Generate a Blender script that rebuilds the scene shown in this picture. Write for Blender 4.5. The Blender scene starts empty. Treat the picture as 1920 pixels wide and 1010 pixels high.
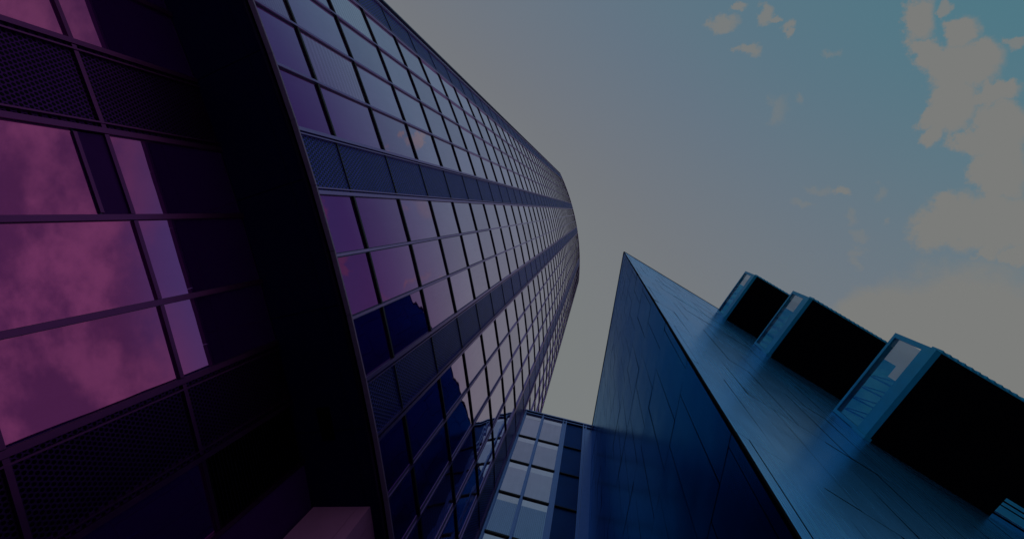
import bpy, math, random
from mathutils import Vector, Matrix
random.seed(7)
SC = bpy.context.scene
COL = SC.collection
R = math.radians

# ------------------------------------------------------------------ camera
CAMZ = 1.6
cam = bpy.data.cameras.new('camera'); cam_ob = bpy.data.objects.new('camera', cam); COL.objects.link(cam_ob)
cam.lens = 36 * 907 / 1920; cam.sensor_width = 36; cam.clip_end = 5000; cam.clip_start = 0.05
rot = Matrix(((0.984455732, -0.0211456273, 0.174355309),
              (0.0, -0.992725856, -0.120396741),
              (0.175632888, 0.118525262, -0.977294659)))
cam_ob.matrix_world = Matrix.Translation((0, 0, CAMZ)) @ rot.to_4x4()
SC.camera = cam_ob

# ------------------------------------------------------------------ colour
SC.view_settings.view_transform = 'Standard'
SC.view_settings.look = 'None'
SC.view_settings.exposure = 0.0
SC.view_settings.gamma = 1.0

def lin(r, g, b):
    f = lambda c: (c/255/12.92) if c/255 <= 0.04045 else ((c/255+0.055)/1.055)**2.4
    return (f(r), f(g), f(b), 1)

# ------------------------------------------------------------------ node helpers
class NT:
    def __init__(s, tree):
        s.t = tree; s.n = tree.nodes; s.l = tree.links
        s.n.clear()
    def node(s, kind, **kw):
        x = s.n.new(kind)
        for k, v in kw.items(): setattr(x, k, v)
        return x
    def put(s, sock, v):
        if hasattr(v, 'is_output') or isinstance(v, bpy.types.NodeSocket): s.l.new(v, sock)
        else: sock.default_value = v
    def m(s, op, a, b=0.0, c=None, clamp=False):
        x = s.node('ShaderNodeMath', operation=op); x.use_clamp = clamp
        s.put(x.inputs[0], a); s.put(x.inputs[1], b)
        if c is not None: s.put(x.inputs[2], c)
        return x.outputs[0]
    def v(s, op, a, b=(0, 0, 0), scale=None):
        x = s.node('ShaderNodeVectorMath', operation=op)
        s.put(x.inputs[0], a)
        if op not in ('LENGTH', 'NORMALIZE', 'FRACTION', 'FLOOR'): s.put(x.inputs[1], b)
        if scale is not None: s.put(x.inputs[3], scale)
        return x.outputs['Value'] if op in ('LENGTH', 'DOT_PRODUCT', 'DISTANCE') else x.outputs[0]
    def noise(s, vec, scale, detail=4, rough=0.55):
        x = s.node('ShaderNodeTexNoise'); s.put(x.inputs['Vector'], vec)
        x.inputs['Scale'].default_value = scale; x.inputs['Detail'].default_value = detail
        x.inputs['Roughness'].default_value = rough
        return x
    def ramp(s, fac, stops, interp='LINEAR'):
        x = s.node('ShaderNodeValToRGB'); s.put(x.inputs[0], fac)
        cr = x.color_ramp; cr.interpolation = interp
        while len(cr.elements) < len(stops): cr.elements.new(0.5)
        for e, (p, c) in zip(cr.elements, stops): e.position = p; e.color = c
        return x.outputs[0]
    def mix(s, fac, a, b, kind='MIX'):
        x = s.node('ShaderNodeMix', data_type='RGBA', blend_type=kind)
        s.put(x.inputs[0], fac); s.put(x.inputs[6], a); s.put(x.inputs[7], b)
        return x.outputs[2]
    def smooth(s, x, lo, hi):
        n = s.node('ShaderNodeMapRange', interpolation_type='SMOOTHSTEP')
        s.put(n.inputs[0], x); n.inputs[1].default_value = lo; n.inputs[2].default_value = hi
        return n.outputs[0]

# ------------------------------------------------------------------ sky
SUN_EL, SUN_DIR = R(42), Vector((0.02, 1.0, 0)).normalized()      # sun stands behind the link building
w = bpy.data.worlds.new('World'); SC.world = w; w.use_nodes = True
N = NT(w.node_tree)
dirv = N.node('ShaderNodeTexCoord').outputs['Generated']
dirv = N.v('NORMALIZE', dirv)
sepd = N.node('ShaderNodeSeparateXYZ'); N.put(sepd.inputs[0], dirv)
zc = N.m('MAXIMUM', sepd.outputs[2], 0.06)
qx = N.m('DIVIDE', sepd.outputs[0], zc); qy = N.m('DIVIDE', sepd.outputs[1], zc)
cq = N.node('ShaderNodeCombineXYZ'); N.put(cq.inputs[0], qx); N.put(cq.inputs[1], qy)
q = cq.outputs[0]
# sky colour runs from a hazy grey side to a clear teal side
t = N.v('DOT_PRODUCT', dirv, (0.7118, -0.6715, -0.2060))
t = N.m('MULTIPLY_ADD', t, 1.0, 0.5)
grad = N.ramp(t, [(0.08, lin(123, 125, 121)), (0.20, lin(120, 122, 123)), (0.32, lin(114, 117, 122)), (0.40, lin(109, 116, 125)),
                  (0.55, lin(99, 115, 129)), (0.70, lin(89, 116, 130)), (0.90, lin(77, 118, 130))])
sky = N.node('ShaderNodeTexSky', sky_type='NISHITA'); sky.sun_disc = False
sky.sun_elevation = SUN_EL; sky.sun_rotation = math.atan2(SUN_DIR.x, SUN_DIR.y)
skyc = N.mix(1.0, sky.outputs[0], (0.006, 0.006, 0.006, 1), 'MULTIPLY')
base = N.mix(1.0, N.mix(1.0, grad, (0.98, 0.98, 0.98, 1), 'MULTIPLY'), skyc, 'ADD')
veil = N.m('MULTIPLY', N.smooth(qy, -0.35, 0.35), 0.55)
base = N.mix(veil, base, lin(117, 122, 124))
far = N.smooth(N.v('LENGTH', q), 0.95, 1.25)
base = N.mix(far, base, lin(84, 86, 96))              # unseen low sky greyed to steer what the base glass mirrors
# clouds on a flat layer (q = position on that layer / its height)
CL = {'big': [(0.539, -0.328, 0.031, 0.034), (0.569, -0.277, 0.029, 0.025), (0.611, -0.31, 0.024, 0.029), (0.604, -0.252, 0.041, 0.05), (0.641, -0.246, 0.032, 0.041), (0.586, -0.18, 0.029, 0.037), (0.586, -0.139, 0.019, 0.021), (0.618, -0.188, 0.033, 0.042), (0.674, -0.2, 0.032, 0.018), (0.684, -0.14, 0.048, 0.051), (0.65, -0.123, 0.035, 0.023), (0.695, -0.076, 0.044, 0.052), (0.682, -0.048, 0.025, 0.028), (0.626, 0.023, 0.063, 0.049), (0.701, 0.023, 0.073, 0.058), (0.687, 0.08, 0.025, 0.024), (0.737, 0.084, 0.028, 0.029)], 'small': [(0.219, -0.348, 0.028, 0.018), (0.241, -0.375, 0.016, 0.008), (0.286, -0.358, 0.015, 0.022), (0.305, -0.352, 0.011, 0.007), (0.335, -0.338, 0.016, 0.013), (0.343, -0.319, 0.01, 0.015), (0.269, -0.295, 0.025, 0.013), (0.679, -0.284, 0.02, 0.014), (0.584, -0.355, 0.01, 0.012), (0.446, -0.038, 0.019, 0.011)], 'faint': [(0.5, -0.035, 0.009, 0.017), (0.477, 0.039, 0.018, 0.013), (0.362, -0.195, 0.012, 0.013), (0.463, 0.004, 0.011, 0.02), (0.519, 0.011, 0.01, 0.011), (0.478, 0.084, 0.01, 0.02), (0.41, -0.036, 0.027, 0.012), (0.384, -0.006, 0.028, 0.008), (0.406, -0.274, 0.015, 0.007), (0.481, 0.064, 0.018, 0.01), (0.327, -0.175, 0.019, 0.029)], 'soft': [(0.539, 0.225, 0.089, 0.098), (0.661, 0.25, 0.158, 0.143), (0.75, 0.286, 0.124, 0.154)]}
nz1 = N.noise(q, 9.0, 5, 0.6); nz2 = N.noise(q, 30.0, 7, 0.68)
off = N.v('SCALE', N.v('SUBTRACT', nz1.outputs['Color'], (0.5, 0.5, 0.5)), scale=0.085)
off2 = N.v('SCALE', N.v('SUBTRACT', nz2.outputs['Color'], (0.5, 0.5, 0.5)), scale=0.036)
qd = N.v('ADD', N.v('ADD', q, off), off2)
sq = N.node('ShaderNodeSeparateXYZ'); N.put(sq.inputs[0], qd)
cq2 = N.node('ShaderNodeCombineXYZ'); N.put(cq2.inputs[0], sq.outputs[0]); N.put(cq2.inputs[1], sq.outputs[1])
qf = cq2.outputs[0]
def blobs(items):
    best = None
    for (cx, cy, rx, ry) in items:
        d = N.v('SUBTRACT', qf, (cx, cy, 0)); d = N.v('MULTIPLY', d, (0.87/rx, 0.87/ry, 0))
        d = N.m('SUBTRACT', 1.0, N.v('LENGTH', d))
        best = d if best is None else N.m('MAXIMUM', best, d)
    return best
big = blobs(CL['big']); small = blobs(CL['small']); faint = blobs(CL['faint'])
den = N.m('MULTIPLY_ADD', N.m('SUBTRACT', nz2.outputs[0], 0.5), 1.0, big)
den = N.m('MULTIPLY_ADD', N.m('SUBTRACT', nz1.outputs[0], 0.5), 0.35, den)
cbig = N.smooth(den, -0.10, 0.36)
csm = N.m('MULTIPLY', N.smooth(N.m('MULTIPLY_ADD', N.m('SUBTRACT', nz2.outputs[0], 0.5), 1.5, small), 0.0, 0.55), 0.85)
cft = N.m('MULTIPLY', N.smooth(N.m('MULTIPLY_ADD', N.m('SUBTRACT', nz2.outputs[0], 0.5), 1.6, faint), 0.05, 0.8), 0.42)
# lower in the sky, past the clouds of the picture, broken cloud goes on
soft = blobs(CL['soft'])
csoft = N.smooth(N.m('MULTIPLY_ADD', N.m('SUBTRACT', nz1.outputs[0], 0.5), 0.5, soft), -0.08, 0.34)
nz3 = N.noise(q, 3.2, 8, 0.62)
cfar = N.m('MULTIPLY', N.smooth(nz3.outputs[0], 0.40, 0.62), far)
cov = N.m('MAXIMUM', N.m('MAXIMUM', N.m('MAXIMUM', cbig, csoft), csm), N.m('MAXIMUM', cft, cfar))
final = N.mix(cov, base, lin(123, 124, 122))
bg = N.node('ShaderNodeBackground'); N.put(bg.inputs[0], final); bg.inputs[1].default_value = 1.0
N.put(N.node('ShaderNodeOutputWorld').inputs[0], bg.outputs[0])

sun = bpy.data.lights.new('sun', 'SUN'); sun.energy = 2.0; sun.angle = R(0.5); sun.color = (1, 0.95, 0.88)
sun_ob = bpy.data.objects.new('sun', sun); COL.objects.link(sun_ob)
sd = Vector((SUN_DIR.x*math.cos(SUN_EL), SUN_DIR.y*math.cos(SUN_EL), math.sin(SUN_EL)))
sun_ob.rotation_euler = sd.to_track_quat('Z', 'Y').to_euler(); sun_ob.location = (0, 40, 80)

# ------------------------------------------------------------------ materials
def newmat(name):
    m = bpy.data.materials.new(name); m.use_nodes = True
    n = NT(m.node_tree); out = n.node('ShaderNodeOutputMaterial')
    return m, n, out
def pbr(n, out, color, rough, metal=0.0, bump=None, bump_d=0.01, tint=None, spec=None):
    b = n.node('ShaderNodeBsdfPrincipled')
    n.put(b.inputs['Base Color'], color); n.put(b.inputs['Roughness'], rough); n.put(b.inputs['Metallic'], metal)
    if tint is not None: n.put(b.inputs['Specular Tint'], tint)
    if spec is not None: n.put(b.inputs['Specular IOR Level'], spec)
    if bump is not None:
        bp = n.node('ShaderNodeBump'); n.put(bp.inputs['Height'], bump); bp.inputs['Distance'].default_value = bump_d
        bp.inputs['Strength'].default_value = 1.0
        n.l.new(bp.outputs[0], b.inputs['Normal'])
    n.put(out.inputs[0], b.outputs[0])
    return b
def metal_mat(name, col, rough, metal=1.0, tint=None, var=0.12, scale=3.0, bump_d=0.0, spec=None):
    m, n, out = newmat(name)
    geo = n.node('ShaderNodeNewGeometry').outputs['Position']
    nz = n.noise(geo, scale, 5)
    f = n.m('MULTIPLY_ADD', nz.outputs[0], 2*var, 1-var)
    c = n.v('SCALE', tuple(col[:3]), scale=f)
    rr = n.m('MULTIPLY_ADD', nz.outputs[0], 0.12, rough-0.06)
    pbr(n, out, c, rr, metal, nz.outputs[0] if bump_d else None, bump_d, tint, spec)
    return m
def glass_mat(name, stops, rough=0.015, wave=0.012, wscale=0.55, dirt=0.10, body=(0.012, 0.002, 0.035, 1), stripes=0.0, across=0):
    # coated mirror glass: the coating shifts from magenta (seen square on) to pale grey (seen at a glancing angle)
    m, n, out = newmat(name)
    geo = n.node('ShaderNodeNewGeometry')
    lw = n.node('ShaderNodeLayerWeight'); lw.inputs[0].default_value = 0.5
    col = n.ramp(lw.outputs['Facing'], stops)
    pos = geo.outputs['Position']
    dn = n.noise(pos, 1.3, 6, 0.6); d2 = n.noise(n.v('MULTIPLY', pos, (5, 5, 0.35)), 1.6, 4, 0.6)
    rnd = n.m('ADD', n.node('ShaderNodeObjectInfo').outputs['Random'], geo.outputs['Random Per Island'])
    rnd = n.m('FRACT', n.m('MULTIPLY', rnd, 7.31))
    f = n.m('MULTIPLY_ADD', dn.outputs[0], dirt, n.m('MULTIPLY_ADD', d2.outputs[0], dirt, 1-dirt))
    f = n.m('MULTIPLY', f, n.m('MULTIPLY_ADD', rnd, 0.16, 0.92))
    col = n.v('SCALE', col, scale=f)
    wn = n.noise(pos, wscale, 2, 0.4)
    bp = n.node('ShaderNodeBump'); n.put(bp.inputs['Height'], wn.outputs[0]); bp.inputs['Distance'].default_value = wave
    g = n.node('ShaderNodeBsdfGlossy'); n.put(g.inputs[0], col); g.inputs['Roughness'].default_value = rough
    n.l.new(bp.outputs[0], g.inputs['Normal'])
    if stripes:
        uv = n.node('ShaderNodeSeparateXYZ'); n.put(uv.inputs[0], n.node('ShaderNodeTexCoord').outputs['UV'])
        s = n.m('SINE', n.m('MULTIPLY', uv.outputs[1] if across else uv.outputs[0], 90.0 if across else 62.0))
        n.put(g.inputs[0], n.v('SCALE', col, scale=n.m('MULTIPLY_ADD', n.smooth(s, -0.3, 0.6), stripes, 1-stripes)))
    d = n.node('ShaderNodeBsdfDiffuse'); d.inputs[0].default_value = body
    ad = n.node('ShaderNodeAddShader'); n.put(ad.inputs[0], g.outputs[0]); n.put(ad.inputs[1], d.outputs[0])
    n.put(out.inputs[0], ad.outputs[0])
    return m
IRI = [(0.14, (0.66, 0.13, 0.46, 1)), (0.27, (0.64, 0.14, 0.46, 1)), (0.38, (0.58, 0.14, 0.42, 1)), (0.46, (0.31, 0.08, 0.32, 1)), (0.53, (0.33, 0.082, 0.32, 1)),
       (0.58, (0.43, 0.165, 0.41, 1)), (0.64, (0.60, 0.35, 0.57, 1)), (0.72, (0.78, 0.62, 0.77, 1)), (0.86, (0.86, 0.82, 0.92, 1)), (1.0, (0.90, 0.87, 0.94, 1))]
M = {}
M['glass'] = glass_mat('coated_glass', IRI)
LG = [(0, (0.42, 0.34, 0.50, 1)), (0.5, (0.62, 0.46, 0.58, 1)), (1, (0.9, 0.8, 0.9, 1))]
M['glass'] = glass_mat('coated_glass', IRI)
M['glass_low'] = glass_mat('coated_base_glass', IRI, wave=0.003, body=(0.028, 0.003, 0.070, 1))
M['glass_blind'] = glass_mat('coated_glass_over_blinds', [(p, (min(1, c[0]*1.22+0.02), min(1, c[1]*1.22+0.02), min(1, c[2]*1.15+0.02), 1)) for p, c in IRI], body=(0.03, 0.02, 0.05, 1), stripes=0.16, across=1)
M['link_glass'] = glass_mat('pale_glass', LG, dirt=0.2, body=(0.02, 0.03, 0.10, 1))
M['link_glass_low'] = glass_mat('pale_glass_mirrored_stripes', [(p, (c[0]*0.6, c[1]*0.8, c[2]*0.95, 1)) for p, c in LG], dirt=0.2, body=(0.01, 0.03, 0.12, 1), stripes=0.3)  # bluer panes, a striped reflection painted into the glass colour
M['link_strip'] = glass_mat('pale_top_light', [(0, (0.6, 0.5, 0.6, 1)), (0.5, (0.85, 0.65, 0.76, 1)), (1, (0.95, 0.85, 0.95, 1))], dirt=0.15, body=(0.05, 0.05, 0.08, 1))
M['frame'] = metal_mat('violet_anodised_frame', (0.34, 0.20, 0.46), 0.36)
M['base_frame'] = metal_mat('purple_anodised_frame', (0.20, 0.05, 0.22), 0.4)
M['trim'] = metal_mat('violet_painted_trim', (0.30, 0.20, 0.42), 0.4, 0.0)
M['frame_dark'] = metal_mat('dark_anodised_frame', (0.05, 0.05, 0.12), 0.4)
M['transom'] = metal_mat('black_transom', (0.012, 0.012, 0.03), 0.55, 0.0)
M['link_frame'] = metal_mat('blue_grey_frame', (0.20, 0.27, 0.58), 0.36)
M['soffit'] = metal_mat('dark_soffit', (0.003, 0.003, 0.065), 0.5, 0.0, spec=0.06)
M['pier'] = metal_mat('violet_metal_panel', (0.68, 0.25, 0.64), 0.45, 0.0)
M['plain'] = metal_mat('purple_metal_panel', (0.07, 0.012, 0.16), 0.5, 0.0, spec=0.04)
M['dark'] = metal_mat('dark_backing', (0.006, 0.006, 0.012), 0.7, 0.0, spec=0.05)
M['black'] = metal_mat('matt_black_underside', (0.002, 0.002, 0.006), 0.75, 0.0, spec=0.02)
M['bay_frame'] = metal_mat('blue_painted_metal', (0.006, 0.46, 0.78), 0.42, 0.5, var=0.18)
M['ground'] = metal_mat('grey_paving', (0.28, 0.27, 0.27), 0.7, 0.0, var=0.3, scale=0.7)
M['roof'] = metal_mat('roof_gravel', (0.12, 0.12, 0.12), 0.9, 0.0)

def perf_mat(name, solid, hole, pitch, rad, rough=0.4):
    m, n, out = newmat(name)
    uv = n.node('ShaderNodeTexCoord').outputs['UV']
    def lattice(o):
        a = n.v('ADD', n.v('MULTIPLY', uv, (1/pitch, 1/(pitch*1.732), 0)), (o, o, 0))
        a = n.v('SUBTRACT', n.v('FRACTION', a), (0.5, 0.5, 0)); a = n.v('MULTIPLY', a, (1, 1.732, 0))
        return n.v('LENGTH', a)
    d = n.m('MINIMUM', lattice(0.0), lattice(0.5))
    mask = n.smooth(d, rad-0.05, rad+0.05)
    geo = n.node('ShaderNodeNewGeometry').outputs['Position']
    nz = n.noise(geo, 1.1, 4)
    col = n.mix(mask, hole, n.v('SCALE', solid[:3], scale=n.m('MULTIPLY_ADD', nz.outputs[0], 0.6, 0.7)))
    b = pbr(n, out, col, rough, 1.0, mask, 0.012)
    n.put(b.inputs['Metallic'], mask)
    n.put(b.inputs['Specular Tint'], n.mix(mask, (0, 0, 0, 1), (0.42, 0.52, 1, 1)))
    return m
M['perf'] = perf_mat('perforated_metal', (0.15, 0.14, 0.66, 1), (0.003, 0.005, 0.07, 1), 0.128, 0.44)
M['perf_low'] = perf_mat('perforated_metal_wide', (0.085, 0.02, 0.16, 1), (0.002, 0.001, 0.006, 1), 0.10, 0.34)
M['perf_link'] = perf_mat('perforated_metal_blue', (0.03, 0.09, 0.30, 1), (0.001, 0.003, 0.012, 1), 0.08, 0.30)

def steel_mat(name, col, tint, rough, metal):
    m, n, out = newmat(name)
    uv = n.node('ShaderNodeTexCoord').outputs['UV']
    st = n.noise(n.v('MULTIPLY', uv, (9, 0.25, 1)), 1.6, 5, 0.6)          # fine vertical brushing
    cl = n.noise(uv, 0.22, 4, 0.55)
    f = n.m('MULTIPLY_ADD', cl.outputs[0], 0.5, 0.75)
    f = n.m('MULTIPLY', f, n.m('MULTIPLY_ADD', st.outputs[0], 0.4, 0.8))
    c = n.v('SCALE', col, scale=f)
    tc = n.v('SCALE', tint, scale=n.m('MULTIPLY_ADD', st.outputs[0], 0.3, 0.85))
    rr = n.m('MULTIPLY_ADD', cl.outputs[0], 0.10, n.m('MULTIPLY_ADD', st.outputs[0], 0.08, rough-0.09))
    pbr(n, out, c, rr, metal, n.noise(uv, 0.6, 2, 0.4).outputs[0], 0.02, tc)
    return m
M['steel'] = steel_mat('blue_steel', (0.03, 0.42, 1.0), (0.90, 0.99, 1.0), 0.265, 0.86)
M['steel_shaded'] = steel_mat('blue_steel_shaded', (0.012, 0.15, 0.40), (0.22, 0.64, 1.0), 0.25, 1.0)  # same steel; darker reflections of the left face put into the colour

def roofglass_mat():
    m, n, out = newmat('blue_translucent_glass')
    geo = n.node('ShaderNodeNewGeometry').outputs['Position']
    nz = n.noise(geo, 0.9, 4)
    a = n.node('ShaderNodeBsdfTranslucent'); n.put(a.inputs[0], n.ramp(nz.outputs[0], [(0.3, (0.03, 0.45, 0.85, 1)), (0.7, (0.14, 0.75, 0.98, 1))]))
    b = n.node('ShaderNodeBsdfGlossy'); b.inputs[0].default_value = (0.3, 0.5, 0.7, 1); b.inputs['Roughness'].default_value = 0.1
    mx = n.node('ShaderNodeMixShader'); mx.inputs[0].default_value = 0.12
    n.put(mx.inputs[1], a.outputs[0]); n.put(mx.inputs[2], b.outputs[0]); n.put(out.inputs[0], mx.outputs[0])
    return m
M['roofglass'] = roofglass_mat()
def clear_mat():
    m, n, out = newmat('clear_tinted_glass')
    a = n.node('ShaderNodeBsdfTransparent'); a.inputs[0].default_value = (0.96, 0.98, 1, 1)
    b = n.node('ShaderNodeBsdfGlossy'); b.inputs[0].default_value = (0.5, 0.65, 0.8, 1); b.inputs['Roughness'].default_value = 0.02
    fr = n.node('ShaderNodeFresnel'); fr.inputs[0].default_value = 1.45
    mx = n.node('ShaderNodeMixShader'); n.put(mx.inputs[0], n.m('MULTIPLY', fr.outputs[0], 0.8))
    n.put(mx.inputs[1], a.outputs[0]); n.put(mx.inputs[2], b.outputs[0]); n.put(out.inputs[0], mx.outputs[0])
    return m
M['clear'] = clear_mat()
def sky_patch_mat():
    m, n, out = newmat('white_translucent_glass')
    a = n.node('ShaderNodeBsdfTranslucent'); a.inputs[0].default_value = (0.95, 0.95, 0.95, 1)
    n.put(out.inputs[0], a.outputs[0]); return m
M['sky_patch'] = sky_patch_mat()
def truss_mat():
    m, n, out = newmat('blue_acrylic_bar')
    a = n.node('ShaderNodeBsdfTranslucent'); a.inputs[0].default_value = (0.06, 0.7, 1.0, 1)
    n.put(out.inputs[0], a.outputs[0]); return m
M['truss'] = truss_mat()
def louvre_mat():
    return metal_mat('dark_violet_louvre', (0.03, 0.02, 0.07), 0.5, 0.8)
M['louvre'] = louvre_mat()

# ------------------------------------------------------------------ mesh helpers
class MB:
    def __init__(s): s.v = []; s.f = []; s.uv = []
    def quad(s, a, b, c, d, uv=None):
        i = len(s.v); s.v += [tuple(a), tuple(b), tuple(c), tuple(d)]; s.f.append((i, i+1, i+2, i+3))
        s.uv.append(uv or ((0, 0), (1, 0), (1, 1), (0, 1)))
    def poly(s, pts):
        i = len(s.v); s.v += [tuple(p) for p in pts]; s.f.append(tuple(range(i, i+len(pts))))
        s.uv.append(tuple((p[0], p[1]) for p in pts))
    def hexa(s, lo, hi):
        # lo, hi: four points each, same winding (counter-clockwise seen from outside hi)
        s.quad(*hi); s.quad(lo[3], lo[2], lo[1], lo[0])
        for k in range(4):
            j = (k+1) % 4; s.quad(lo[k], lo[j], hi[j], hi[k])
    def build(s, name, mat, parent=None, smooth=False):
        me = bpy.data.meshes.new(name); me.from_pydata(s.v, [], s.f)
        ul = me.uv_layers.new(name='UVMap'); k = 0
        for fu in s.uv:
            for c in fu: ul.data[k].uv = c; k += 1
        me.materials.append(mat); me.update()
        o = bpy.data.objects.new(name, me); COL.objects.link(o)
        if parent is not None: o.parent = parent
        return o
def thing(name, label, cat, loc=(0, 0, 0)):
    o = bpy.data.objects.new(name, None); COL.objects.link(o); o.empty_display_size = 1
    o['label'] = label; o['category'] = cat
    return o

# ------------------------------------------------------------------ ground
g = MB(); g.quad((-2000, -2000, 0), (2000, -2000, 0), (2000, 2000, 0), (-2000, 2000, 0))
go = g.build('ground', M['ground']); go['kind'] = 'structure'

# ------------------------------------------------------------------ office tower: a curved (circular arc) front over a set-back base
CX, CY, RT = -69.58, 16.48, 64.08
ZB = 12.5 + CAMZ; FIRST = 2.1; FLOOR = 3.62; NFL = 37
ZT = ZB + FIRST + FLOOR*NFL
RP = RT - 2.43
def pol(a, r, z): return Vector((CX + r*math.cos(R(a)), CY + r*math.sin(R(a)), z))
def ang(k): return -8.80 + 1.645*k
K0, K1 = -10, 8
bands = {-10, -5, -1, 4}
tower = thing('office_tower', 'tall curved tower of mirrored violet glass with perforated panel strips, overhanging its dark base', 'office tower')

def radial_box(mb, a0, a1, r0, r1, z0, z1):
    lo = [pol(a0, r0, z0), pol(a0, r1, z0), pol(a1, r1, z0), pol(a1, r0, z0)]
    hi = [pol(a0, r0, z1), pol(a0, r1, z1), pol(a1, r1, z1), pol(a1, r0, z1)]
    mb.hexa(lo, hi)
def tang_box(mb, a, half, r0, r1, z0, z1):
    da = math.degrees(half/RT)
    radial_box(mb, a-da, a+da, r0, r1, z0, z1)
def pane_pts(a0, a1, r, z0, z1, tilt=0.0):
    p = [pol(a0, r, z0), pol(a1, r, z0), pol(a1, r, z1), pol(a0, r, z1)]
    n = Vector((math.cos(R((a0+a1)/2)), math.sin(R((a0+a1)/2)), 0))
    tx, tz = random.uniform(-1, 1)*tilt, random.uniform(-1, 1)*tilt
    for i, (sx, sz) in enumerate(((-1, -1), (1, -1), (1, 1), (-1, 1))): p[i] = p[i] + n*(sx*tx + sz*tz)
    return p
def width(a0, a1, r): return R(a1-a0)*r
floors = [(ZB + 0.16, ZB + FIRST)] + [(ZB + FIRST + i*FLOOR, ZB + FIRST + (i+1)*FLOOR) for i in range(NFL)]

MW = 0.045                                   # half width of a mullion
wins, pans = [], []                          # (size in view, a0, a1, r, z0, z1)
def seen(a0, a1, r, z0, z1):
    d = pol((a0+a1)/2, r, (z0+z1)/2) - Vector((0, 0, CAMZ))
    n = Vector((math.cos(R((a0+a1)/2)), math.sin(R((a0+a1)/2)), 0))
    return width(a0, a1, r)*(z1-z0)*abs(d.normalized().dot(n))/d.length_squared
for (z0, z1) in floors:
    for k in range(K0, K1):
        a0, a1 = ang(k), ang(k+1)
        (pans if k in bands else wins).append((seen(a0, a1, RT, z0, z1), a0, a1, RT, z0, z1))
# --- base: same curve, set back under the tower
PA = [-28.0, -26.2, -24.4, -22.6, -20.85, -19.05, -17.18, -15.37, -13.55, -11.83, -10.11, -8.40]
ZTR = 9.15 + CAMZ
base_cells = []
for i in range(len(PA)-1):
    a0, a1 = PA[i], PA[i+1]
    for (z0, z1) in ((0.3, 2.6), (2.6, ZTR-3.4), (ZTR-3.4, ZTR), (ZTR, ZB)):
        kind = 'win'
        if i in (5, 9, 1): kind = 'perf'
        if i == 10 and z1 == ZB: kind = 'louvre'
        if i == 6 and z1 == ZTR: z1 = ZTR - 0.66
        base_cells.append((kind, a0, a1, z0, z1, i))
for (kind, a0, a1, z0, z1, i) in base_cells:
    s = seen(a0, a1, RP, z0, z1) * (0.2 if a0 < -21 else 1)
    if kind == 'win': wins.append((s, a0, a1, RP, z0, z1))
    if kind == 'perf': pans.append((s, a0, a1, RP, z0, z1))
wins.sort(key=lambda c: -c[0]); pans.sort(key=lambda c: -c[0])

rest = MB()
for i, (s, a0, a1, r, z0, z1) in enumerate(wins):
    low = r < RT
    da = math.degrees(MW/r); g0, g1 = a0+da*0.6, a1-da*0.6
    tilt = 0.005 if low else 0.0035
    if i < 96:
        fr = MB(); b = 0.045; db = math.degrees(b/r)
        radial_box(fr, g0, g0+db, r-0.08, r-0.03, z0, z1); radial_box(fr, g1-db, g1, r-0.08, r-0.03, z0, z1)
        radial_box(fr, g0+db, g1-db, r-0.08, r-0.03, z0, z0+b); radial_box(fr, g0+db, g1-db, r-0.08, r-0.03, z1-b, z1)
        fo = fr.build('window', M['frame_dark'], tower)
        gm = MB(); gm.quad(*pane_pts(g0+db*0.6, g1-db*0.6, r-0.05, z0+0.02, z1-0.02, tilt)); gm.build('pane', M['glass_blind'] if (i*37+11) % 100 < 13 and not low else M['glass_low' if low else 'glass'], fo)
    else:
        rest.quad(*pane_pts(g0, g1, r-0.05, z0, z1, tilt))
o = rest.build('window', M['glass'], tower); o['kind'] = 'stuff'
rest = MB()
for i, (s, a0, a1, r, z0, z1) in enumerate(pans):
    da = math.degrees(MW/r); g0, g1 = a0+da*0.6, a1-da*0.6; wd = width(g0, g1, r)
    mb = MB() if i < 96 else rest
    p = pane_pts(g0, g1, r-0.05, z0+0.04, z1-0.04)
    mb.quad(*p, uv=((0, 0), (wd, 0), (wd, z1-z0-0.08), (0, z1-z0-0.08)))
    if i < 96:
        # a folded rim round the sheet
        radial_box(mb, g0, g1, r-0.09, r-0.03, z0+0.0, z0+0.04); radial_box(mb, g0, g1, r-0.09, r-0.03, z1-0.04, z1)
        mb.build('perforated_panel', M['perf_low'] if r < RT else M['perf'], tower)
o = rest.build('perforated_panel', M['perf'], tower); o['kind'] = 'stuff'

# vertical mullions, full height
for k in range(K0, K1+1):
    mb = MB(); a = ang(k)
    edge = (k in bands) or (k-1 in bands)
    h = 0.055 if edge else 0.04
    tang_box(mb, a, h, RT-0.12, RT+0.035, ZB+0.10, ZT)
    if edge:
        tang_box(mb, a + (1 if k in bands else -1)*0.12, 0.018, RT-0.09, RT+0.03, ZB+0.10, ZT)
    mb.build('mullion', M['frame'], tower)
# end strip and fin where the front stops
for (aa, w2, dr) in ((ang(K0)-0.36, 0.07, 0.10), (ang(K1)+0.30, 0.09, 0.05)):
    mb = MB(); tang_box(mb, aa, w2, RT-0.5, RT+dr, ZB, ZT); mb.build('corner_fin', M['frame_dark'], tower)
for (a0, a1) in ((ang(K0)-0.30, ang(K0)-0.06), (ang(K1)+0.06, ang(K1)+0.24)):
    mb = MB(); mb.quad(*pane_pts(a0, a1, RT-0.06, ZB+0.1, ZT)); mb.build('edge_panel', M['frame'], tower)
# transoms: one per floor line, only across the window bays, deep and dark underneath
for i, (z0, z1) in enumerate(floors):
    mb = MB()
    for k in range(K0, K1):
        a0, a1 = ang(k), ang(k+1); da = math.degrees(0.06/RT)
        if k in bands: radial_box(mb, a0+da, a1-da, RT-0.1, RT-0.02, z1-0.03, z1+0.03)
        else: radial_box(mb, a0+da, a1-da, RT-0.12, RT+0.018, z1-0.045, z1+0.045)
    mb.build('transom', M['transom'], tower)
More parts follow.
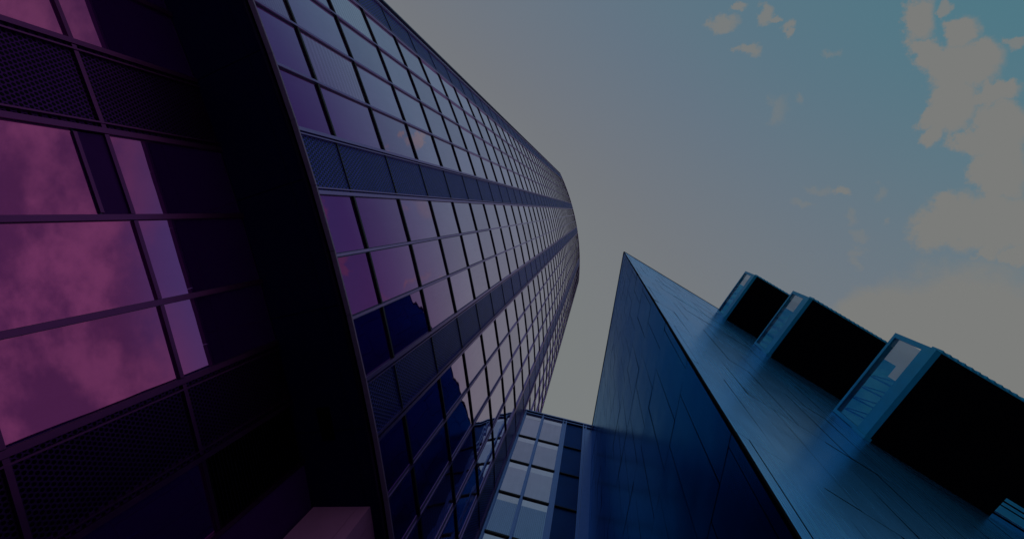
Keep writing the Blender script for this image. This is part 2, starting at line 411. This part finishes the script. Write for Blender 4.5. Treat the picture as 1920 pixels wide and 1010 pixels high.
# bottom edge: two thin pale trims with a dark gap
n_seg = 2
def arc_strip(name, mat, a_from, a_to, r0, r1, z0, z1, step=1.645, parent=tower):
    mb = MB(); n = max(1, int(round((a_to-a_from)/step)))
    for i in range(n):
        b0 = a_from+(a_to-a_from)*i/n; b1 = a_from+(a_to-a_from)*(i+1)/n
        radial_box(mb, b0, b1 - 0.012, r0, r1, z0, z1)
    return mb.build(name, mat, parent)
arc_strip('edge_trim', M['trim'], ang(K0)-0.4, ang(K1)+0.3, RT-0.10, RT+0.045, ZB+0.025, ZB+0.085)
arc_strip('edge_trim', M['frame_dark'], ang(K0)-0.4, ang(K1)+0.3, RT-0.22, RT-0.15, ZB-0.035, ZB+0.02)
# soffit in panels with open joints; one holds a recessed light
sof = MB()
cuts = [ang(K0)-0.4 + i*3.29 for i in range(0, 11)]
for i in range(len(cuts)-1):
    for (r0, r1) in ((RP-0.3, RT-0.66), (RT-0.645, RT-0.225)):
        b0, b1 = cuts[i]+0.012, cuts[i+1]-0.012
        radial_box(sof, b0, b1, r0, r1, ZB-0.02, ZB+0.04)
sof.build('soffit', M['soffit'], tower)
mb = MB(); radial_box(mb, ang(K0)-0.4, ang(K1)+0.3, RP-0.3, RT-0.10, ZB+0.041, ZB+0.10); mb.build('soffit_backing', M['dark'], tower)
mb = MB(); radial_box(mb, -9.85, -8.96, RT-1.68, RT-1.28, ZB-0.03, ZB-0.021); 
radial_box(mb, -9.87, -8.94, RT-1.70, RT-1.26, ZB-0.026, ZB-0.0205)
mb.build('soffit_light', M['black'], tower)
# base mullions and transoms
for i, a in enumerate(PA):
    mb = MB(); tang_box(mb, a, 0.065, RP-0.14, RP+0.03, 0.2, ZB-0.021)
    if i in (5, 6, 9, 10): tang_box(mb, a+(0.17 if i in (5, 9) else -0.17), 0.02, RP-0.09, RP+0.03, 0.2, ZB-0.021)
    mb.build('mullion', M['base_frame'], tower)
for z in (0.25, 2.6, ZTR-3.4, ZTR):
    mb = MB()
    for i in range(len(PA)-1):
        da = math.degrees(0.075/RP); radial_box(mb, PA[i]+da, PA[i+1]-da, RP-0.13, RP+0.01, z-0.05, z+0.05)
    mb.build('transom', M['base_frame'], tower)
mb = MB(); radial_box(mb, PA[6]+0.1, PA[7]-0.1, RP-0.13, RP-0.005, ZTR-0.70, ZTR-0.62); mb.build('transom', M['base_frame'], tower)
mb = MB(); mb.quad(*pane_pts(PA[6]+0.08, PA[7]-0.08, RP-0.05, ZTR-0.62, ZTR-0.05)); mb.build('vent_panel', M['plain'], tower)
lv = MB(); z = ZTR + 0.1
while z < ZB-0.1:
    lo = [pol(PA[10]+0.08, RP-0.14, z+0.07), pol(PA[10]+0.08, RP-0.02, z), pol(PA[11]-0.08, RP-0.02, z), pol(PA[11]-0.08, RP-0.14, z+0.07)]
    lv.hexa(lo, [p+Vector((0, 0, 0.015)) for p in lo]); z += 0.11
lv.build('louvre', M['louvre'], tower)
mb = MB(); mb.quad(*pane_pts(-8.3, -6.2, RP-0.03, 0.2, ZB-0.021)); mb.build('metal_panel', M['plain'], tower)
# backing wall behind the base glass and the pier that carries the overhang
arc_strip('base_wall', M['dark'], PA[0], 16, RP-0.6, RP-0.2, 0, ZB-0.021, 2.0)
for (a0, a1, nm) in ((-7.02, 7, 'pier'),):
    mb = MB(); n = 7
    gap = 0.36
    # end face in two sheets with a joint, then the long side in sheets
    radial_box(mb, a0, a1, RP+0.02, RT-0.56-gap-0.012, 0, ZB-0.022)
    radial_box(mb, a0, a0+0.4, RT-0.56-gap, RT-0.53, 0, ZB-0.022)
    for i in range(n):
        b0 = a0+0.412+(a1-a0-0.412)*i/n; b1 = a0+0.412+(a1-a0-0.412)*(i+1)/n-0.015
        radial_box(mb, b0, b1, RT-0.56-gap, RT-0.53, 0, ZB-0.022)
    mb.build(nm, M['pier'], tower)
# body behind the front
rc = RT - 0.5
pts = [pol(ang(K0)-0.42 + (ang(K1)+0.34-ang(K0)+0.42)*i/24, rc, 0) for i in range(25)]
back = [Vector((-40, pts[-1].y+3, 0)), Vector((-44, (pts[0].y+pts[-1].y)/2, 0)), Vector((-40, pts[0].y-6, 0))]
ring = pts + back
body = MB()
for i in range(len(ring)):
    a, b = ring[i], ring[(i+1) % len(ring)]
    body.quad((a.x, a.y, ZB+0.1), (b.x, b.y, ZB+0.1), (b.x, b.y, ZT+0.6), (a.x, a.y, ZT+0.6))
body.poly([(p.x, p.y, ZB+0.1) for p in reversed(ring)])
body.build('core', M['dark'], tower)
rf = MB(); rf.poly([(p.x, p.y, ZT+0.55) for p in ring]); rf.build('roof', M['roof'], tower)
arc_strip('parapet', M['frame'], ang(K0)-0.4, ang(K1)+0.3, RT-0.4, RT+0.06, ZT+0.08, ZT+0.7)

# ------------------------------------------------------------------ link building between the tower and the steel building
F0, F1 = Vector((-5.51, 15.97, 0)), Vector((-0.20, 16.90, 0))
lu = (F1-F0).normalized(); ln = Vector((lu.y, -lu.x, 0))            # along the front, out of the front
LT = 37.0 + CAMZ
def LP(s, o, z): return F0 + lu*s + ln*o + Vector((0, 0, z))
def lbox(mb, s0, s1, o0, o1, z0, z1):
    lo = [LP(s0, o1, z0), LP(s1, o1, z0), LP(s1, o0, z0), LP(s0, o0, z0)]
    mb.hexa(lo, [p+Vector((0, 0, z1-z0)) for p in lo])
link = thing('link_building', 'narrow pale glass building between the curved tower and the blue steel building', 'building')
rows = [36.55 + CAMZ]
rows += [32.75 + CAMZ - 3.55*i for i in range(0, 10)]
rows = [z for z in rows if z > 0]
for i in range(len(rows)-1):
    z1, z0 = rows[i], rows[i+1]
    for (s0, s1) in ((0.16, 1.46), (1.58, 3.12)):
        fr = MB(); lbox(fr, s0, s0+0.05, -0.09, -0.03, z0, z1); lbox(fr, s1-0.05, s1, -0.09, -0.03, z0, z1)
        lbox(fr, s0+0.05, s1-0.05, -0.09, -0.03, z0, z0+0.06); lbox(fr, s0+0.05, s1-0.05, -0.09, -0.03, z1-0.06, z1)
        fo = fr.build('window', M['link_frame'], link)
        tx, tz = random.uniform(-1, 1)*0.004, random.uniform(-1, 1)*0.004
        zs = z1 - 0.75
        p = [LP(s0+0.03, -0.05-tx-tz, z0+0.03), LP(s1-0.03, -0.05+tx-tz, z0+0.03), LP(s1-0.03, -0.05+tx+tz, zs), LP(s0+0.03, -0.05-tx+tz, zs)]
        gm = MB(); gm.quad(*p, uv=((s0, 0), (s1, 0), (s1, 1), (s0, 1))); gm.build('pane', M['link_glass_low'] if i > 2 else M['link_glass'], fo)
        gm = MB(); gm.quad(LP(s0+0.03, -0.048, zs), LP(s1-0.03, -0.048, zs), LP(s1-0.03, -0.052, z1-0.03), LP(s0+0.03, -0.052, z1-0.03)); gm.build('top_light', M['link_strip'], fo)
    mb = MB(); s0, s1 = 3.42, 4.70
    mb.quad(LP(s0, -0.06, z0+0.06), LP(s1, -0.06, z0+0.06), LP(s1, -0.06, z1-0.06), LP(s0, -0.06, z1-0.06), uv=((0, 0), (s1-s0, 0), (s1-s0, z1-z0), (0, z1-z0)))
    mb.build('perforated_panel', M['perf_link'], link)
for (s0, s1, ou) in ((-0.6, 0.14, -0.05), (0.05, 0.16, 0.06), (1.46, 1.58, 0.05), (3.12, 3.20, 0.05), (3.33, 3.42, 0.05), (3.20, 3.33, -0.02), (4.70, 4.78, 0.08), (4.78, 4.90, -0.02), (4.90, 4.98, 0.06), (4.98, 5.5, -0.04)):
    mb = MB(); lbox(mb, s0+0.001, s1-0.001, -0.25, ou, 0, LT-0.1); mb.build('mullion', M['link_frame'], link)
for z in rows[1:]:
    mb = MB()
    for (s0, s1) in ((0.165, 1.455), (1.585, 3.115)): lbox(mb, s0, s1, -0.11, 0.025, z-0.06, z+0.06)
    lbox(mb, 3.425, 4.695, -0.11, 0.03, z-0.03, z+0.03)
    mb.build('transom', M['transom'], link)
mb = MB(); lbox(mb, -0.4, 5.4, -0.30, 0.10, LT-0.095, LT+0.05); lbox(mb, -0.4, 5.4, -0.3, 0.06, LT-0.44, LT-0.33); mb.build('parapet', M['link_frame'], link)
mb = MB(); lbox(mb, -0.6, 5.4, -9.0, -0.26, 0, LT-0.02); mb.build('wall', M['dark'], link)

# ------------------------------------------------------------------ steel building with a sharp corner
A = Vector((1.91, 3.05, 0))
ur = Vector((6.79, 4.06, 0)).normalized(); nr = Vector((ur.y, -ur.x, 0))       # right hand face: along, outward
ul = Vector((-2.09, 13.9, 0)).normalized(); nl = Vector((-ul.y, ul.x, 0))      # left hand face: along, outward
HW = 37.0 + CAMZ
steel = thing('steel_clad_building', 'blue steel clad building with a knife sharp corner and three projecting black bays', 'building')
LVL = [6.93 + CAMZ - 3.45*i for i in range(2, 0, -1)] + [6.93 + CAMZ + 3.45*i for i in range(0, 9)]
LVL = [0.0] + [z for z in LVL if 0.5 < z < HW-0.4] + [HW-0.02]
def clad(u, n, length, name, mat):
    mb = MB(); g2 = 0.011
    for r in range(len(LVL)-1):
        z0, z1 = LVL[r]+g2, LVL[r+1]-g2
        s = 0.26 - 1.17*(1 + (0.5 if r % 2 else 0))
        while s < length:
            s0, s1 = max(s, 0.05)+g2, min(s+1.17, length)-g2
            if s1-s0 > 0.1:
                tx, tz = random.uniform(-1, 1)*0.0032, random.uniform(-1, 1)*0.006
                P = lambda ss, zz, q: A + u*ss + n*(0.0+q) + Vector((0, 0, zz))
                c = [P(s0, z0, -tx-tz), P(s1, z0, tx-tz), P(s1, z1, tx+tz), P(s0, z1, -tx+tz)]
                mb.quad(*c, uv=((s0, z0), (s1, z0), (s1, z1), (s0, z1)))
            s += 1.17
    return mb.build(name, mat, steel)
clad(ur, nr, 34, 'wall', M['steel']); clad(ul, nl, 20, 'wall', M['steel_shaded'])
Q = [A - nr*0.045 - nl*0.0 + ur*0.06, A + ur*34 - nr*0.045, A + ur*34 + ul*20, A + ul*20 - nl*0.045, A - nl*0.045 + ul*0.06]
Q[0] = A + (ur+ul)*0.06
core = MB()
R4 = [A + (ur*0.05+ul*0.05), A + ur*34 - nr*0.05, A + ur*33 + ul*20, A + ul*20 - nl*0.05]
for i in range(4):
    a, b = R4[i], R4[(i+1) % 4]; core.quad((a.x, a.y, 0), (b.x, b.y, 0), (b.x, b.y, HW-0.06), (a.x, a.y, HW-0.06))
core.build('core', M['dark'], steel)
mb = MB(); mb.poly([(p.x, p.y, HW-0.05) for p in R4]); mb.build('roof', M['roof'], steel)
# thin dark trims: roof edges and the corner
def bar(mb, p, q2, side, th, h):
    lo = [p - side*th, p + side*th, q2 + side*th, q2 - side*th]
    mb.hexa(lo, [x+Vector((0, 0, h)) for x in lo])
mb = MB()
bar(mb, A+nr*0.0+Vector((0, 0, HW)), A+ur*34+Vector((0, 0, HW)), nr, 0.035, 0.10)
mb.build('roof_trim', M['frame_dark'], steel)
mb = MB(); bar(mb, A+Vector((0, 0, HW+0.002)), A+ul*20+Vector((0, 0, HW+0.002)), nl, 0.035, 0.10); mb.build('roof_trim', M['frame_dark'], steel)
mb = MB(); c0 = [A+ur*0.048+nr*0.006, A-(ur+ul)*0.006, A+ul*0.048+nl*0.006, A+(ur+ul)*0.03]
mb.hexa([p.copy() for p in c0], [p+Vector((0, 0, HW)) for p in c0]); mb.build('corner_trim', M['black'], steel)

# projecting bays, one above the other
S0, BL, BP, BH = 6.60, 15.0, 3.09, 1.85
def bay(zb, slot=False):
    bm = MB()
    def P(s, o, z): return A + ur*s + nr*o + Vector((0, 0, z))
    def bx(mb, s0, s1, o0, o1, z0, z1):
        lo = [P(s0, o1, z0), P(s0, o0, z0), P(s1, o0, z0), P(s1, o1, z0)]
        mb.hexa(lo, [p+Vector((0, 0, z1-z0)) for p in lo])
    zt = zb+BH; SE = S0+BL
    # the bay itself: floor slab and outer wall in one mesh
    if slot:
        a0, a1 = 10.5, 14.0
        for (s0, s1, o0, o1) in ((S0+0.16, a0, 0.0, BP-0.05), (a0, a1, 0.66, BP-0.05), (a1, SE, 0.0, BP-0.05)):
            bx(bm, s0, s1, o0, o1, zb, zb+0.10)
    else: bx(bm, S0+0.16, SE, 0.0, BP-0.05, zb, zb+0.10)
    bx(bm, S0+2.0, SE, BP-0.05, BP-0.002, zb, zt-0.03)
    bx(bm, S0+0.16, S0+2.0, BP-0.05, BP-0.002, zb, zb+0.46)
    root = bm.build('projecting_bay', M['black'], steel)
    # outer face: upright ribs of folded sheet
    rb = MB(); s = S0+0.16
    while s < SE-0.2:
        lo = [P(s, BP, zb-0.01), P(s+0.20, BP, zb-0.01), P(s+0.20, BP+0.015, zb-0.01), P(s, BP+0.09, zb-0.01)]
        lo = [lo[3], lo[0], lo[1], lo[2]]
        rb.hexa(lo, [p+Vector((0, 0, 0.45)) for p in lo]); s += 0.215
    rb.build('ribbed_edge', M['bay_frame'], root)
    # blue end frame, deep at the foot
    f = MB()
    bx(f, S0, S0+0.16, 0.02, BP+0.02, zb-0.015, zb+0.47)
    bx(f, S0, S0+0.16, 0.02, BP+0.02, zt-0.10, zt+0.02)
    bx(f, S0, S0+0.16, 0.02, 0.14, zb+0.47, zt-0.10); bx(f, S0, S0+0.16, BP-0.12, BP+0.02, zb+0.47, zt-0.10)
    f.build('frame', M['bay_frame'], root)
    b2 = MB(); bx(b2, S0-0.09, S0+0.12, 0.0, 0.10, zb-0.16, zb+0.5); b2.build('bracket', M['bay_frame'], root)
    gl = MB(); gl.quad(P(S0+0.03, 0.14, zb+0.47), P(S0+0.03, BP-0.12, zb+0.47), P(S0+0.03, BP-0.12, zt-0.10), P(S0+0.03, 0.14, zt-0.10))
    gl.build('end_glass', M['clear'], root)
    # roof of blue translucent glass, white sheet added at the outer front corner as a bright sky patch, on a light truss
    zr = zt-0.02
    def sheet(name, mat, rects):
        rg = MB()
        for (s0, s1, o0, o1) in rects: rg.quad(P(s0, o0, zr), P(s0, o1, zr), P(s1, o1, zr), P(s1, o0, zr))
        rg.build(name, mat, root)
    sheet('roof_glass', M['roofglass'], ((S0+0.16, S0+0.62, 0.02, 2.25), (S0+0.62, S0+2.4, 0.02, 1.85), (S0+2.4, SE, 0.02, BP-0.055)))
    sheet('sky_patch', M['sky_patch'], ((S0+0.16, S0+0.62, 2.25, BP-0.055), (S0+0.62, S0+2.4, 1.85, BP-0.055)))
    tr = MB()
    o = 0.3
    while o < 1.7:
        p, q2 = P(S0+0.2, o, zt-0.10), P(S0+1.6, o+0.10, zt-0.10); bar(tr, p, q2, nr, 0.016, 0.05)
        p, q2 = P(S0+0.2, o+0.05, zt-0.13), P(S0+1.6, o+0.43, zt-0.13); bar(tr, p, q2, nr, 0.011, 0.03)
        o += 0.43
    tr.build('truss', M['truss'], root)
    if slot:
        sl = MB()
        for (o0, o1) in ((0.10, 0.15), (0.40, 0.43), (0.52, 0.56)): bx(sl, 10.5, 14.0, o0, o1, zb+0.005, zb+0.08)
        sl.build('slot_bar', M['black'], root)
for i, zb in enumerate((14.72, 22.85, 30.5)): bay(zb+CAMZ, i == 0)
